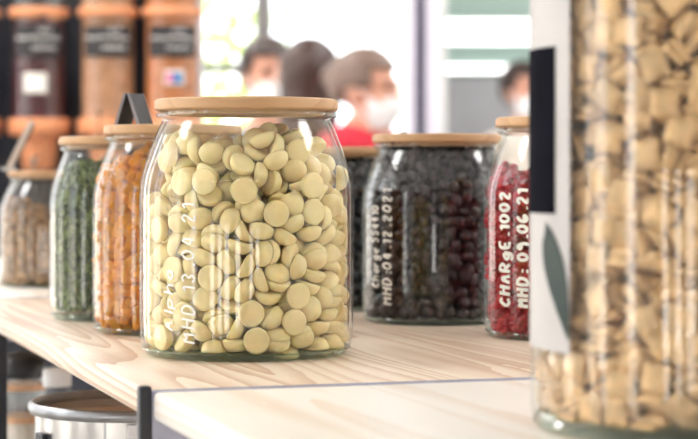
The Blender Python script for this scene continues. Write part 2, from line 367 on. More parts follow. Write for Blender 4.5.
# kitchen behind the opening: two long lamps and a grey extractor panel
def long_lamp(y0, y1, d, label):
    z0, z1 = Z(y1, d), Z(y0, d); t = thing('linear_lamp', label, 'lamp', (X(440, d), d, z0), 0, 'long kitchen wall lamps')
    L = 1.5
    MB().box(0, L, 0.02, YK - d, 0.0, z1 - z0).build('housing', M['white'], t, smooth=False)
    MB().box(0.005, L - 0.005, 0, 0.02, 0.002, z1 - z0 - 0.002).build('diffuser', M['tube_lamp'], t, smooth=False)
long_lamp(20, 43, 9.45, 'thick bright horizontal wall lamp, upper of two in the kitchen')
long_lamp(65, 72, 9.45, 'thin bright horizontal wall lamp, lower of two in the kitchen')
gp = thing('extractor_cabinet', 'grey kitchen cabinet below the lower wall lamp', 'cabinet', (X(445, 9.1), 9.1, 0))
zc = Z(77, 9.1)
MB().box(0, 1.4, 0, 0.48, 0.1, zc).build('body', M['greypanel'], gp, smooth=False)
MB().box(0.02, 1.38, 0.03, 0.46, 0, 0.1).build('plinth', M['black'], gp, smooth=False)
for i in range(3):
    d_ = MB().box(0.01 + i * 0.465, 0.455 + i * 0.465, -0.018, 0, 0.12, zc - 0.02).build('door', M['greypanel'], gp, smooth=False, bevel=0.003)
    MB().tube([(0.42 + i * 0.465, -0.04, zc * 0.6), (0.42 + i * 0.465, -0.04, zc * 0.75)], 0.006).build('handle', M['steel'], d_)

# ------------------------------------------------------------------ people
def eval_mesh(o):
    dg = bpy.context.evaluated_depsgraph_get(); return bpy.data.meshes.new_from_object(o.evaluated_get(dg))

def person(loc, yaw, H, label, shirt, trousers, hair, hair_m, low_neck=False, lift=0.0):
    """standing figure, local front = -Y; body is one remeshed surface, clothes and hair are children"""
    k = H / 1.72
    root = thing('person', label, 'person', loc, yaw)
    V = []; R = []; E = []
    def add(p, r, par=None):
        V.append(Vector(p) * k); R.append(r * k); i = len(V) - 1
        if par is not None: E.append((par, i))
        return i
    pel = add((0, 0, 0.95), 0.135)
    wa = add((0, 0.005, 1.08), 0.125, pel); ch = add((0, 0.01, 1.26 + lift * 0.7), 0.14, wa); uc = add((0, 0.015, 1.38 + lift), 0.10, ch)
    nk = add((0, 0.01, 1.46 + lift * 0.6), 0.052, uc); add((0, -0.005, 1.54), 0.055, nk)
    for s in (-1, 1):
        sh = add((s * 0.165, 0.015, 1.38 + lift), 0.062, uc); el = add((s * 0.225, 0.05, 1.11), 0.043, sh)
        wr = add((s * 0.19, -0.13, 0.98), 0.028, el); pm = add((s * 0.185, -0.18, 0.955), 0.03, wr)
        for fx, fl in ((-0.026, 0.068), (-0.009, 0.078), (0.009, 0.074), (0.026, 0.058)):
            a = add((s * 0.185 + fx, -0.205, 0.945), 0.0095, pm); b = add((s * 0.185 + fx, -0.205 - fl * 0.5, 0.935), 0.0085, a); add((s * 0.185 + fx, -0.205 - fl * 0.85, 0.915), 0.0075, b)
        a = add((s * 0.150, -0.175, 0.945), 0.0105, pm); add((s * 0.132, -0.205, 0.935), 0.009, a)
        hp = add((s * 0.09, 0, 0.88), 0.09, pel); kn = add((s * 0.10, -0.01, 0.49), 0.055, hp); an = add((s * 0.105, 0.02, 0.09), 0.037, kn); add((s * 0.115, -0.12, 0.035), 0.034, an)
    me = bpy.data.meshes.new('tmp'); me.from_pydata([tuple(v) for v in V], E, [])
    o = bpy.data.objects.new('tmp', me); COL.objects.link(o)
    md = o.modifiers.new('s', 'SKIN'); md.use_smooth_shade = True
    for i, sv in enumerate(me.skin_vertices[0].data): sv.radius = (R[i], R[i] * (0.78 if i in (pel, wa, ch, uc) else 1)); sv.use_root = (i == pel)
    sb = o.modifiers.new('u', 'SUBSURF'); sb.levels = 1
    bodym = eval_mesh(o); bpy.data.objects.remove(o)
    hb = MB(); hc = Vector((0, -0.01, 1.605)) * k
    def E_(c, r): hb.ellipsoid(hc + Vector(c) * k, Vector(r) * k, 24, 16)
    E_((0, 0.012, 0.025), (0.074, 0.094, 0.09)); E_((0, -0.022, -0.045), (0.058, 0.066, 0.075)); E_((0, -0.045, -0.095), (0.03, 0.028, 0.022))
    E_((0, -0.096, -0.022), (0.013, 0.018, 0.014)); E_((0, -0.085, 0.0), (0.010, 0.014, 0.028)); E_((0, -0.083, -0.062), (0.026, 0.010, 0.009))
    for s in (-1, 1): E_((s * 0.077, 0.012, -0.005), (0.010, 0.018, 0.031)); E_((s * 0.03, -0.073, 0.025), (0.026, 0.012, 0.009)); E_((s * 0.04, -0.06, -0.03), (0.024, 0.02, 0.022))
    bm = bmesh.new(); bm.from_mesh(bodym); hm = hb.mesh('h'); bm.from_mesh(hm); jm = bpy.data.meshes.new('j'); bm.to_mesh(jm); bm.free()
    o = bpy.data.objects.new('tmp', jm); COL.objects.link(o)
    rm = o.modifiers.new('r', 'REMESH'); rm.mode = 'VOXEL'; rm.voxel_size = 0.0085 * k; rm.use_smooth_shade = True
    s2 = o.modifiers.new('c', 'SMOOTH'); s2.iterations = 2
    fin = eval_mesh(o); bpy.data.objects.remove(o)
    fin.materials.clear(); fin.materials.append(M['skin']); fin.shade_smooth()
    body = put('body', fin, root)
    # clothes: inflated copies of body regions
    def cloth(name, m, test, off):
        b = bmesh.new(); b.from_mesh(fin); b.normal_update()
        bmesh.ops.delete(b, geom=[v for v in b.verts if not test(v.co / k)], context='VERTS')
        for v in b.verts: v.co += v.normal * off
        cm = bpy.data.meshes.new(name); b.to_mesh(cm); b.free(); cm.materials.clear(); cm.materials.append(m); cm.shade_smooth(); return put(name, cm, root)
    def in_shirt(p):
        top = (1.41 + lift + 0.4 * max(0, abs(p.x) - 0.05)) if low_neck else 1.435
        return 0.90 < p.z < top and p.y > -0.125 + (0.0 if abs(p.x) > 0.13 else -1)
    cloth('shirt', shirt, in_shirt, 0.008 * k)
    cloth('trousers', trousers, lambda p: 0.075 < p.z < 0.93 and abs(p.x) < 0.165 and not (p.y < -0.1 and p.z > 0.8), 0.007 * k)
    for sd in (-1, 1): cloth('shoe', M['navy'], lambda p: p.z < 0.085 and p.x * sd > 0, 0.006 * k)
    # face details
    for s in (-1, 1):
        MB().ellipsoid(hc + Vector((s * 0.031, -0.079, 0.010)) * k, Vector((0.012, 0.008, 0.007)) * k, 10, 6).build('eye', M['eye'], root)
        MB().ellipsoid(hc + Vector((s * 0.031, -0.085, 0.027)) * k, Vector((0.02, 0.006, 0.004)) * k, 10, 6).build('eyebrow', hair_m, root)
    mk = MB(); n, m_ = 14, 8; vs = []
    for j in range(m_ + 1):
        zz = -0.026 - 0.085 * j / m_
        for i in range(n + 1):
            a = radians(-80 + 160 * i / n); pinch = 1 - 0.35 * (j / m_) ** 2
            vs.append(hc + Vector((0.071 * sin(a) * pinch, -0.012 - 0.092 * cos(a) * pinch - 0.008 * cos(a) * sin(pi * j / m_), zz + 0.012 * cos(a) ** 6 * (1 - j / m_))) * k)
    fs = [(j * (n + 1) + i, j * (n + 1) + i + 1, (j + 1) * (n + 1) + i + 1, (j + 1) * (n + 1) + i) for j in range(m_) for i in range(n)]
    mo = mk.add(vs, fs).build('face_mask', M['mask'], root, angle=80)
    for s in (-1, 1):
        MB().tube([hc + Vector(p) * k for p in ((s * 0.068, -0.03, -0.018), (s * 0.079, 0.01, 0.02), (s * 0.08, 0.03, 0.0), (s * 0.078, 0.015, -0.04), (s * 0.06, -0.03, -0.09))], 0.0022).build('ear_loop', M['mask'], mo)
    # hair
    hh = MB()
    def strands(test, r, c=(0, 0.018, 0.03), n=40, m=28, wave=0.05):
        vs = []; idx = {}
        for j in range(m + 1):
            th = pi * j / m
            for i in range(n):
                ph = 2 * pi * i / n; d = Vector((sin(th) * sin(ph), sin(th) * cos(ph), cos(th)))
                q = 1 + wave * sin(9 * ph + 3 * sin(4 * th)) * sin(th)
                p = Vector(c) + Vector((d.x * r[0], d.y * r[1], d.z * r[2])) * q
                if test(p): idx[(j, i)] = len(vs); vs.append(hc + p * k)
        fs = [tuple(idx[a] for a in ((j, i), (j + 1, i), (j + 1, (i + 1) % n), (j, (i + 1) % n))) for j in range(m) for i in range(n) if all(a in idx for a in ((j, i), (j + 1, i), (j + 1, (i + 1) % n), (j, (i + 1) % n)))]
        hh.add(vs, fs)
    face = lambda p: not (p.y < -0.045 and p.z < 0.062 and abs(p.x) < 0.075) and not (abs(p.x) > 0.05 and -0.06 < p.y < 0.035 and p.z < 0.0)
    if hair == 'short':
        strands(lambda p: face(p) and p.z > -0.075, (0.087, 0.108, 0.103))
    elif hair == 'long':
        strands(lambda p: face(p) and p.z > -0.11, (0.09, 0.112, 0.106))
        vs = []; n, m = 26, 16
        for j in range(m + 1):
            zz = 0.02 - 0.40 * j / m; s_ = 1 - 0.25 * (j / m) ** 1.5
            for i in range(n + 1):
                a = radians(-105 + 210 * i / n); q = 1 + 0.04 * sin(i * 1.9 + j * 0.3)
                vs.append(hc + Vector((0.092 * sin(a) * s_ * q, 0.016 + (0.108 * cos(a) * s_ + 0.02 * j / m) * q, zz)) * k)
        hh.add(vs, [(j * (n + 1) + i, j * (n + 1) + i + 1, (j + 1) * (n + 1) + i + 1, (j + 1) * (n + 1) + i) for j in range(m) for i in range(n)])
    else:
        strands(lambda p: face(p) and p.z > -0.035 + 0.5 * max(0, 0.02 - p.y), (0.083, 0.106, 0.100), wave=0.03)
        hh.ellipsoid(hc + Vector((0, 0.118, 0.045)) * k, Vector((0.042, 0.036, 0.04)) * k, 14, 10)
    ho = hh.build('hair', hair_m, root, angle=80)
    sm = ho.modifiers.new('t', 'SOLIDIFY'); sm.thickness = 0.006 * k; sm.offset = -1
    return root

def person_at(px, d, ytop, yaw, *a, **kw):
    return person((X(px, d), d, 0), yaw, (Z(ytop, d)) / 1.0 - 0.012, *a, **kw)
person_at(267, 6.2, 38, radians(20), 'person in white mask facing the room, dark short hair, left of the group', M['greyf'], M['navy'], 'short', M['hair_dark'])
person_at(310, 5.75, 41, radians(172), 'person with long dark brown hair seen from behind, middle of the group', M['creamf'], M['navy'], 'long', M['hair_brown'])
person_at(366, 5.4, 48, radians(62), 'person in red top and white mask, turned right, hair tied back', M['red'], M['greyf'], 'bun', M['hair_grey'], low_neck=True, lift=0.065)
person_at(524, 8.3, 62, radians(28), 'person in white mask standing in the kitchen behind the counter', M['creamf'], M['navy'], 'short', M['hair_dark'])

# ------------------------------------------------------------------ the shelf
P = Vector((-0.0897, 0.908)); U = Vector((-0.3017, 0.9534)); Vv = Vector((0.9534, 0.3017))
su = thing('shelving_unit', 'pale pine shelf with black metal frame carrying the glass jars', 'shelf', (P.x, P.y, 0), atan2(U.y, U.x))
# local x = along the shelf (away), local y = -v
BW, BT = 0.46, 0.0128
def board(x0, x1, z, m, y0=0.0):
    mb = MB().box(0, x1 - x0, -BW, y0, -BT, 0); o = mb.build('board', m, su, bevel=0.0022, loc=(x0, 0, z)); return o
board(0.0035, 0.692, Z0, M['pine'], 0.002); board(-0.72, -0.0035, Z0, M['pine_glare']); board(0.699, 1.40, Z0, M['pine_glare'], 0.002)
ZL = Z0 - 0.205
board(0.0035, 0.692, ZL, M['pine_glare'], 0.01); board(-0.72, -0.0035, ZL, M['pine'], 0.01); board(0.699, 1.40, ZL, M['pine'], 0.01)
for xs in (-0.7235, 0.0, 0.6955, 1.4035):
    MB().box(xs - 0.0026, xs + 0.0026, -BW, 0.0004, Z0 - 0.034, Z0 + 0.0004).build('crossbar', M['crossbar'], su, smooth=False, bevel=0.0006)
    MB().box(xs - 0.0026, xs + 0.0026, -BW, 0.0004, ZL - 0.034, ZL + 0.0004).build('crossbar', M['crossbar'], su, smooth=False, bevel=0.0006)
    for yy in (0.0004, -BW - 0.0056):
        MB().box(xs - 0.0034, xs + 0.0034, yy, yy + 0.0058, 0, Z0 + 0.0025).build('leg', M['black'], su, smooth=False, bevel=0.001)
MB().box(0.556, 0.568, -0.012, -0.002, 0, Z0 - BT).build('leg', M['black'], su, smooth=False, bevel=0.001)

# ------------------------------------------------------------------ writing: a small hand-drawn stroke font
# x 0..6, y 0..9 (baseline 2, cap height 9); each stroke is a run of xy digit pairs
GL = {'A': ['12395 2', '2545'], 'B': ['12193857352555341 2'], 'C': ['5739271513233243 53'], 'D': ['1219395754321 2'], 'E': ['5919125 2', '1545'], 'G': ['573917143252545 535'],
 'H': ['1912', '5952', '1656'], 'M': ['1219355952'], 'R': ['121939574525', '2552'], 'L': ['191252'], 'a': ['5636143242555 652'], 'c': ['553614325 3'], 'e': ['14545636143252'],
 'g': ['5636143243555 651 301 1'], 'h': ['1912', '14365652'], 'l': ['3932'], 'p': ['1610', '1536554332 13'], 'r': ['1612', '143656'], 'o': ['361432545 636'],
 '0': ['391714325457 39'], '1': ['173932'], '2': ['1739571252'], '3': ['18395735', '3553321 3'], '4': ['391454', '4842'], '5': ['5919164644321 3'], '6': ['491714325445 14'],
 '8': ['3918365432143658 39'], '9': ['56361739565242'], '7': ['195932'], '.': ['3233'], ':': ['3233', '3536'], ' ': [], 't': ['3933 42', '1656'], 'i': ['3632', '3839'], '?': ['183957353433']}
def chaikin(p, it=2):
    for _ in range(it):
        if len(p) < 3: return p
        q = [p[0]]
        for a, b in zip(p, p[1:]): q += [a * 0.75 + b * 0.25, a * 0.25 + b * 0.75]
        p = q + [p[-1]]
    return p
def strokes(text, seed=0, slant=0.12):
    q = random.Random(seed); out = []; x = 0
    for c in text:
        for s in GL.get(c, []):
            s = s.replace(' ', ''); pts = [Vector((int(s[i]), int(s[i + 1]) - 2)) for i in range(0, len(s) - 1, 2)]
            pts = [Vector((x + p.x + slant * p.y + q.uniform(-0.2, 0.2), p.y + q.uniform(-0.2, 0.2))) for p in pts]
            out.append(chaikin(pts))
        x += 4.5 if c in '. :1il' else 7.0
    return out, x
def write(text, jar, R, ang, z0, length, height, m, wid=0.0007, seed=0, name='handwriting', slant=0.12):
    """text running upwards on a cylinder of radius R around the jar axis; letter tops point to smaller screen x"""
    st, tot = strokes(text, seed, slant); mb = MB()
    for p in st:
        n = len(p)
        if n < 2: continue
        vs = []
        for i in range(n):
            t = (p[min(i + 1, n - 1)] - p[max(0, i - 1)]); t = Vector((t.x * length / tot, t.y * height / 7)).normalized(); nn = Vector((-t.y, t.x)) * wid
            b = Vector((p[i].x * length / tot, p[i].y * height / 7))
            for sg in (1, -1):
                for dr in (0.00005, 0.00035):
                    c = b + nn * sg; a = ang - c.y / R; vs.append(((R + dr) * cos(a), (R + dr) * sin(a), z0 + c.x))
        fs = []
        for i in range(n - 1):
            o, w_ = i * 4, i * 4 + 4
            fs += [(o + 1, o + 3, w_ + 3, w_ + 1), (o, o + 1, w_ + 1, w_), (o + 3, o + 2, w_ + 2, w_ + 3), (o + 2, o, w_, w_ + 2)]
        fs += [(0, 2, 3, 1), (n * 4 - 4, n * 4 - 3, n * 4 - 1, n * 4 - 2)]
        mb.add(vs, fs)
    return mb.build(name, m, jar, smooth=False)
def scribble(w, h, rows, seed, thick):
    """illegible lettering: rows of wobbly strokes in the x-z plane, centred"""
    q = random.Random(seed); mb = MB()
    for cx, cz, L in rows:
        x = cx - L / 2
        while x < cx + L / 2:
            cw = h * q.uniform(0.5, 0.8); pts = [(x + cw * a, 0, cz + h * b) for a, b in ((0, q.uniform(-.5, .5)), (0.3, q.uniform(-.5, .5)), (0.6, q.uniform(-.5, .5)), (0.9, q.uniform(-.5, .5)))]
            mb.tube(pts, thick, 5); x += cw * 1.25
    return mb

# ------------------------------------------------------------------ jars
JP = [(0.0510, 0.0), (0.0545, 0.0012), (0.0570, 0.0045), (0.0582, 0.010), (0.0585, 0.020), (0.0585, 0.084), (0.0583, 0.0905), (0.0574, 0.097), (0.0556, 0.1035), (0.0533, 0.1100), (0.0509, 0.1165), (0.0486, 0.1222), (0.0468, 0.1258), (0.0460, 0.1275), (0.0468, 0.1285), (0.0490, 0.1293), (0.0494, 0.1303), (0.0490, 0.1313), (0.0476, 0.1320), (0.0474, 0.1330)]
WT = 0.0022
def jar_r(z, sr, sz):
    zz = z / sz
    for (r0, z0), (r1, z1) in zip(JP, JP[1:]):
        if z0 <= zz <= z1: return (r0 + (r1 - r0) * (zz - z0) / max(1e-9, z1 - z0)) * sr
    return JP[-1][0] * sr
def jar(px, d, dia, h, label, lidlabel=None, rz=0.0, seg=96):
    sr, sz = dia / 0.117, h / 0.1392
    t = thing('storage_jar', label, 'jar', (X(px, d), d, Z0), rz, 'wooden-lidded glass storage jars')
    out = [(r * sr, z * sz) for r, z in JP]
    bt = 0.0042 * sz
    inn = [((r - WT) * sr, z * sz) for r, z in JP if z * sz > bt + 0.0015]
    MB().lathe(out[2:] + inn[::-1], seg, closed=False).build('glass_wall', M['glass'], t, angle=60)
    g = t.children[0].data; bm = bmesh.new(); bm.from_mesh(g)
    bmesh.ops.delete(bm, geom=[f for f in bm.faces if len(f.verts) > 4], context='FACES_ONLY'); bm.to_mesh(g); bm.free()
    # thick greenish base
    ri = inn[0][0]
    MB().lathe([(0.0, 0.0012), (out[0][0] - 0.006, 0.0012), (out[0][0] - 0.003, 0.0)] + out[:3] + [(ri + 0.0012, bt * 0.9), (ri - 0.004, bt), (0.0, bt)], seg).build('glass_base', M['base_glass'], t, angle=60)
    lr, lz0, lz1 = 0.0503 * sr, 0.1330 * sz, 0.1393 * sz
    lid = MB().lathe([(0, lz0), (lr - 0.0008, lz0), (lr, lz0 + 0.0008), (lr, lz1 - 0.0018), (lr - 0.0006, lz1 - 0.0006), (lr - 0.002, lz1), (0, lz1)], seg).build('lid', M['lid_wood'], t, angle=40)
    MB().lathe([(0, lz0 - 0.0026), (0.0425 * sr, lz0 - 0.0026), (0.0432 * sr, lz0 - 0.002), (0.0432 * sr, lz0), (0, lz0)], seg).build('lid_plug', M['lid_wood'], lid, angle=40)
    rr = 0.0447 * sr
    MB().lathe([(rr - 0.0006, lz0 - 0.0022), (rr, lz0 - 0.0018), (rr, lz0 - 0.0010), (rr - 0.0006, lz0 - 0.0005)], seg, closed=True).build('seal_ring', M['acrylic'], lid)
    t['sr'] = sr; t['sz'] = sz
    return t

jm = jar(246.5, 1.097, 0.117, 0.1392, 'largest wooden-lidded jar, in front, full of ivory chocolate chips')
jd = jar(437, 1.336, 0.1005, 0.1245, 'wooden-lidded jar of dark dried berries, right of the ivory chips jar')
jr = jar(570, 1.215, 0.105, 0.1325, 'wooden-lidded jar of red raspberries, partly behind the foreground jar')
jo = jar(173, 1.25, 0.100, 0.1285, 'wooden-lidded jar of orange candied pieces, just left of the ivory chips jar')
jg = jar(116, 1.362, 0.090, 0.1232, 'wooden-lidded jar of green dried leaves, between orange and brown jars')
jb = jar(57, 1.757, 0.100, 0.1005, 'wooden-lidded jar of brown crunchy pieces, furthest left and furthest back')
jk = jar(346, 1.467, 0.095, 0.1175, 'wooden-lidded jar of black pieces, mostly hidden behind two larger jars')

def ang_of(px, j, R):
    """angle on the jar (radius R) that faces the camera and projects to pixel column px"""
    c = j.location; best = None
    for i in range(721):
        a = -pi + i * pi / 720 * 1.0
        x, y = c.x + R * cos(a), c.y + R * sin(a); e = abs(349 + F * x / y - px)
        if best is None or e < best[0]: best = (e, a)
    return best[1]
def text_on(j, text, px, y_bot, y_top, hpx, m, wid, seed, slant=0.12):
    c = j.location; R = 0.0585 * j['sr']; d = c.y - R * 0.8
    a = ang_of(px + hpx / 2, j, R); z0 = Z(y_bot, d) - Z0; L = (y_bot - y_top) / F * d
    fore = max(0.35, abs(sin(a))); write(text, j, R, a, z0, L, hpx / F * d / fore, m, wid, seed, slant=slant)
text_on(jm, 'MHD 13.04.21', 188, 344, 202, 14, M['ink'], 0.00055, 3)
text_on(jm, 'Alpha', 168, 333, 268, 10, M['ink'], 0.0005, 5)
text_on(jd, 'Charge 554410', 375, 289, 205, 7.5, M['ink'], 0.00055, 8)
text_on(jd, 'MHD:04.12.2021', 387, 306, 188, 9, M['ink'], 0.00065, 9)
text_on(jr, 'CHARgE.1002', 505, 308, 190, 10, M['ink'], 0.0010, 11, 0.05)
text_on(jr, 'MHD: 09.06.21', 523, 308, 188, 11, M['ink'], 0.0010, 12, 0.05)

# ------------------------------------------------------------------ contents
def pick_visible(pos, rad, maxn, pred):
    """indices that show most pixels from the photograph's side, by a small depth buffer"""
    Wd, Hd = 349, 220; zb = np.full((Hd, Wd), 1e9); ib = np.full((Hd, Wd), -1, int)
    for i, p in enumerate(pos):
        if p[1] < 0.2: continue
        px, py, r = (349 + F * p[0] / p[1]) / 2, (HY - F * (p[2] - CZ) / p[1]) / 2, max(1.0, F * rad / p[1] / 2)
        if not pred(px * 2, py * 2): continue
        x0, x1, y0, y1 = int(max(0, px - r)), int(min(Wd, px + r + 1)), int(max(0, py - r)), int(min(Hd, py + r + 1))
        if x0 >= x1 or y0 >= y1: continue
        dep = p[1] - rad * 0.3; sub = zb[y0:y1, x0:x1]; yy, xx = np.mgrid[y0:y1, x0:x1]
        k = ((xx - px) ** 2 + (yy - py) ** 2 <= r * r) & (sub > dep)
        sub[k] = dep; ib[y0:y1, x0:x1][k] = i
    ids, cnt = np.unique(ib[ib >= 0], return_counts=True)
    o = np.argsort(-cnt); return [int(ids[k]) for k in o if cnt[k] >= 2][:maxn]

def scatter(name, label, cat, group, meshes, mats4, rad, pred, stuff_name, stuff_label, maxn=300):
    """mats4: list of (mesh index, world Matrix). visible ones become things, the rest one stuff object"""
    vis = set(pick_visible([tuple(m.translation) for _, m in mats4], rad, maxn, pred))
    V = []; Fc = []; off = 0
    arr = []
    for me in meshes:
        n = len(me.vertices); a = np.empty(n * 3); me.vertices.foreach_get('co', a); arr.append((a.reshape(-1, 3), [tuple(p.vertices) for p in me.polygons]))
    for i, (k, m) in enumerate(mats4):
        if i in vis:
            o = bpy.data.objects.new(name, meshes[k]); COL.objects.link(o); o.matrix_world = m
            o['label'] = label; o['category'] = cat; o['group'] = group
        else:
            mm = np.array(m); co, fs = arr[k]
            V.append(co @ mm[:3, :3].T + mm[:3, 3]); Fc += [tuple(v + off for v in f) for f in fs]; off += len(co)
    if V:
        me = bpy.data.meshes.new(stuff_name); me.from_pydata(np.concatenate(V).tolist(), [], Fc); me.update(); me.materials.append(meshes[0].materials[0]); me.shade_smooth()
        tag(put(stuff_name, me), stuff_label, cat, None, 'stuff')
    return len(vis)

def rand_rot(q): return Euler((q.uniform(0, 2 * pi), q.uniform(0, 2 * pi), q.uniform(0, 2 * pi))).to_matrix().to_4x4()

def shells(center, rfun, z0, top, size, seed, layers=99, flat=None, tight=0.9):
    """concentric wall-hugging layers of piece positions inside a jar; top(x, y) = fill height"""
    q = random.Random(seed); out = []
    z = z0 + size * 0.45; row = 0
    while z < 0.4:
        k = 0; any_ = False
        while True:
            r = rfun(z) - size * 0.5 - k * size * 0.86
            if r < 0.1 * size: break
            n = max(1, int(2 * pi * r / (size * tight))); a0 = q.uniform(0, 6.28)
            for i in range(n):
                a = a0 + 2 * pi * (i + q.uniform(-0.25, 0.25)) / n; rr = r + (q.uniform(-0.12, 0.02) if k == 0 else q.uniform(-0.2, 0.2)) * size
                x, y = rr * cos(a), rr * sin(a); zz = z + q.uniform(-0.3, 0.3) * size
                if zz < z0 + size * 0.3: zz = z0 + size * 0.3
                tp = top(x, y)
                if zz > tp: continue
                any_ = True
                if k >= layers and zz < tp - 2.2 * size: continue
                R = rand_rot(q)
                if flat and k == 0 and q.random() < flat:
                    R = Matrix.Rotation(a, 4, 'Z') @ Matrix.Rotation(pi / 2, 4, 'Y') @ Matrix.Rotation(q.uniform(-0.5, 0.5), 4, 'X') @ Matrix.Rotation(q.uniform(-0.5, 0.5), 4, 'Y') @ Matrix.Rotation(q.uniform(0, 6.28), 4, 'Z')
                out.append(Matrix.Translation(Vector(center) + Vector((x, y, zz))) @ R)
            k += 1
        z += size * 0.84; row += 1
        if not any_ and row > 3: break
    return out

# ---- ivory chocolate chips: settled with a rigid-body drop, then frozen
def chip_mesh():
    r = 0.00705
    prof = [(0, -0.0029), (r * 0.80, -0.0029), (r * 0.93, -0.0027), (r, -0.0018), (r * 0.985, -0.0008), (r * 0.90, 0.0010), (r * 0.74, 0.0024), (r * 0.5, 0.0034), (r * 0.22, 0.0039), (0, 0.0040)]
    mb = MB().lathe(prof, 26); return mb.mesh('chocolate_chip', M['choc'], angle=55)
def settle(n, hull, solids, spawn, seed, frames, fric=0.4):
    """drop n copies of a hull (centimetre units) between solid boxes; returns their resting matrices"""
    q = random.Random(seed)
    bpy.ops.rigidbody.world_add(); rb = SC.rigidbody_world
    c = bpy.data.collections.new('settling'); COL.children.link(c); rb.collection = c
    rb.substeps_per_frame = 3; rb.solver_iterations = 6
    g0 = tuple(SC.gravity); SC.gravity = (0, 0, -22)
    tmp = []; cs = []
    for loc, dim, rz in solids:
        m = MB().box(-dim[0] / 2, dim[0] / 2, -dim[1] / 2, dim[1] / 2, -dim[2] / 2, dim[2] / 2).mesh('s', smooth=False)
        o = bpy.data.objects.new('s', m); o.location = loc; o.rotation_euler = (0, 0, rz); c.objects.link(o); tmp.append(o)
        o.rigid_body.type = 'PASSIVE'; o.rigid_body.collision_shape = 'BOX'; o.rigid_body.use_margin = True; o.rigid_body.collision_margin = 0.01
    z = 1.0; dz = spawn[0][2]
    while len(cs) < n:
        for x, y, dz in spawn:
            if len(cs) >= n: break
            o = bpy.data.objects.new('c', hull); o.location = (x + q.uniform(-.02, .02), y + q.uniform(-.02, .02), z); o.rotation_euler = (q.uniform(0, 6.3), q.uniform(0, 6.3), q.uniform(0, 6.3))
            c.objects.link(o); b = o.rigid_body; b.collision_shape = 'CONVEX_HULL'; b.friction = fric; b.use_margin = True; b.collision_margin = 0.01
            cs.append(o)
        z += dz
    rb.point_cache.frame_start = 1; rb.point_cache.frame_end = 200
    for f in range(1, frames): SC.frame_set(f)
    res = [o.matrix_world.copy() for o in cs]
    for o in cs + tmp: bpy.data.objects.remove(o)
    bpy.ops.rigidbody.world_remove(); bpy.data.collections.remove(c); SC.gravity = g0; SC.frame_set(1)
    return res
def settle_chips(n, R, seed):
    so = [((0, 0, -1), (16, 16, 2), 0)]
    for i in range(32): a = 2 * pi * i / 32; so.append((((R + 1) * cos(a), (R + 1) * sin(a), 25), (2, 1.5, 60), a))
    hull = MB().lathe([(0.705, -0.29), (0.705, -0.10), (0.38, 0.38)], 8).mesh('h', smooth=False)
    return settle(n, hull, so, [(i * 1.45, j * 1.45, 1.45) for i in range(-3, 4) for j in range(-3, 4) if hypot(i, j) * 1.45 < R - 0.8], seed, 66)
def settle_squares(n, R, Ri, sector, seed):
    so = [((0, 0, -1), (24, 24, 2), 0)]
    k = 16
    for i in range(k + 1):
        a = -sector / 2 + sector * i / k; so.append((((R + 1) * cos(a), (R + 1) * sin(a), 30), (2, 1.6, 70), a)); so.append((((Ri - 1) * cos(a), (Ri - 1) * sin(a), 30), (2, 1.3, 70), a))
    for s_ in (-1, 1):
        a = s_ * sector / 2; n_ = (-s_ * sin(a) * -1, s_ * cos(a)); rm = (R + Ri) / 2
        so.append(((rm * cos(a) - s_ * sin(a), rm * sin(a) + s_ * cos(a), 30), (6, 2, 70), a))
    hull = MB().box(-0.5, 0.5, -0.5, 0.5, -0.19, 0.19).mesh('h', smooth=False)
    sp = []
    for r in (Ri + 0.85, Ri + 0.85 + 1.3):
        m = int(sector * r / 1.5); 
        for i in range(m): a = -sector / 2 + sector * (i + 0.5) / m; sp.append((r * cos(a), r * sin(a), 1.5))
    return settle(n, hull, so, sp, seed, 52, 0.95)
c0 = jm.location; zb = 0.0047
mats = []
for m in settle_chips(1010, 5.58, 4):
    p = m.translation * 0.01; z = p.z + zb
    if z < zb - 0.001: continue
    nrm = m.to_3x3().col[2]; ext = 0.007 * sqrt(max(0.0, 1 - (nrm.x * p.x + nrm.y * p.y) ** 2 / max(1e-9, p.x ** 2 + p.y ** 2))) + 0.002
    if z > 0.1175 + 0.004 * sin(p.x * 90) or (z > 0.085 and hypot(p.x, p.y) + ext > jar_r(z + 0.003, 1, 1) - WT): continue
    q = m.to_quaternion().to_matrix().to_4x4()
    mats.append((0, Matrix.Translation((c0.x + p.x, c0.y + p.y, Z0 + z)) @ q))
scatter('chocolate_chip', 'round ivory chocolate chip among many in the large front jar', 'chocolate chip', 'ivory chocolate chips in the front jar', [chip_mesh()], mats, 0.0066, lambda x, y: True, 'chocolate_chips', 'ivory chocolate chips deeper inside the large front jar')

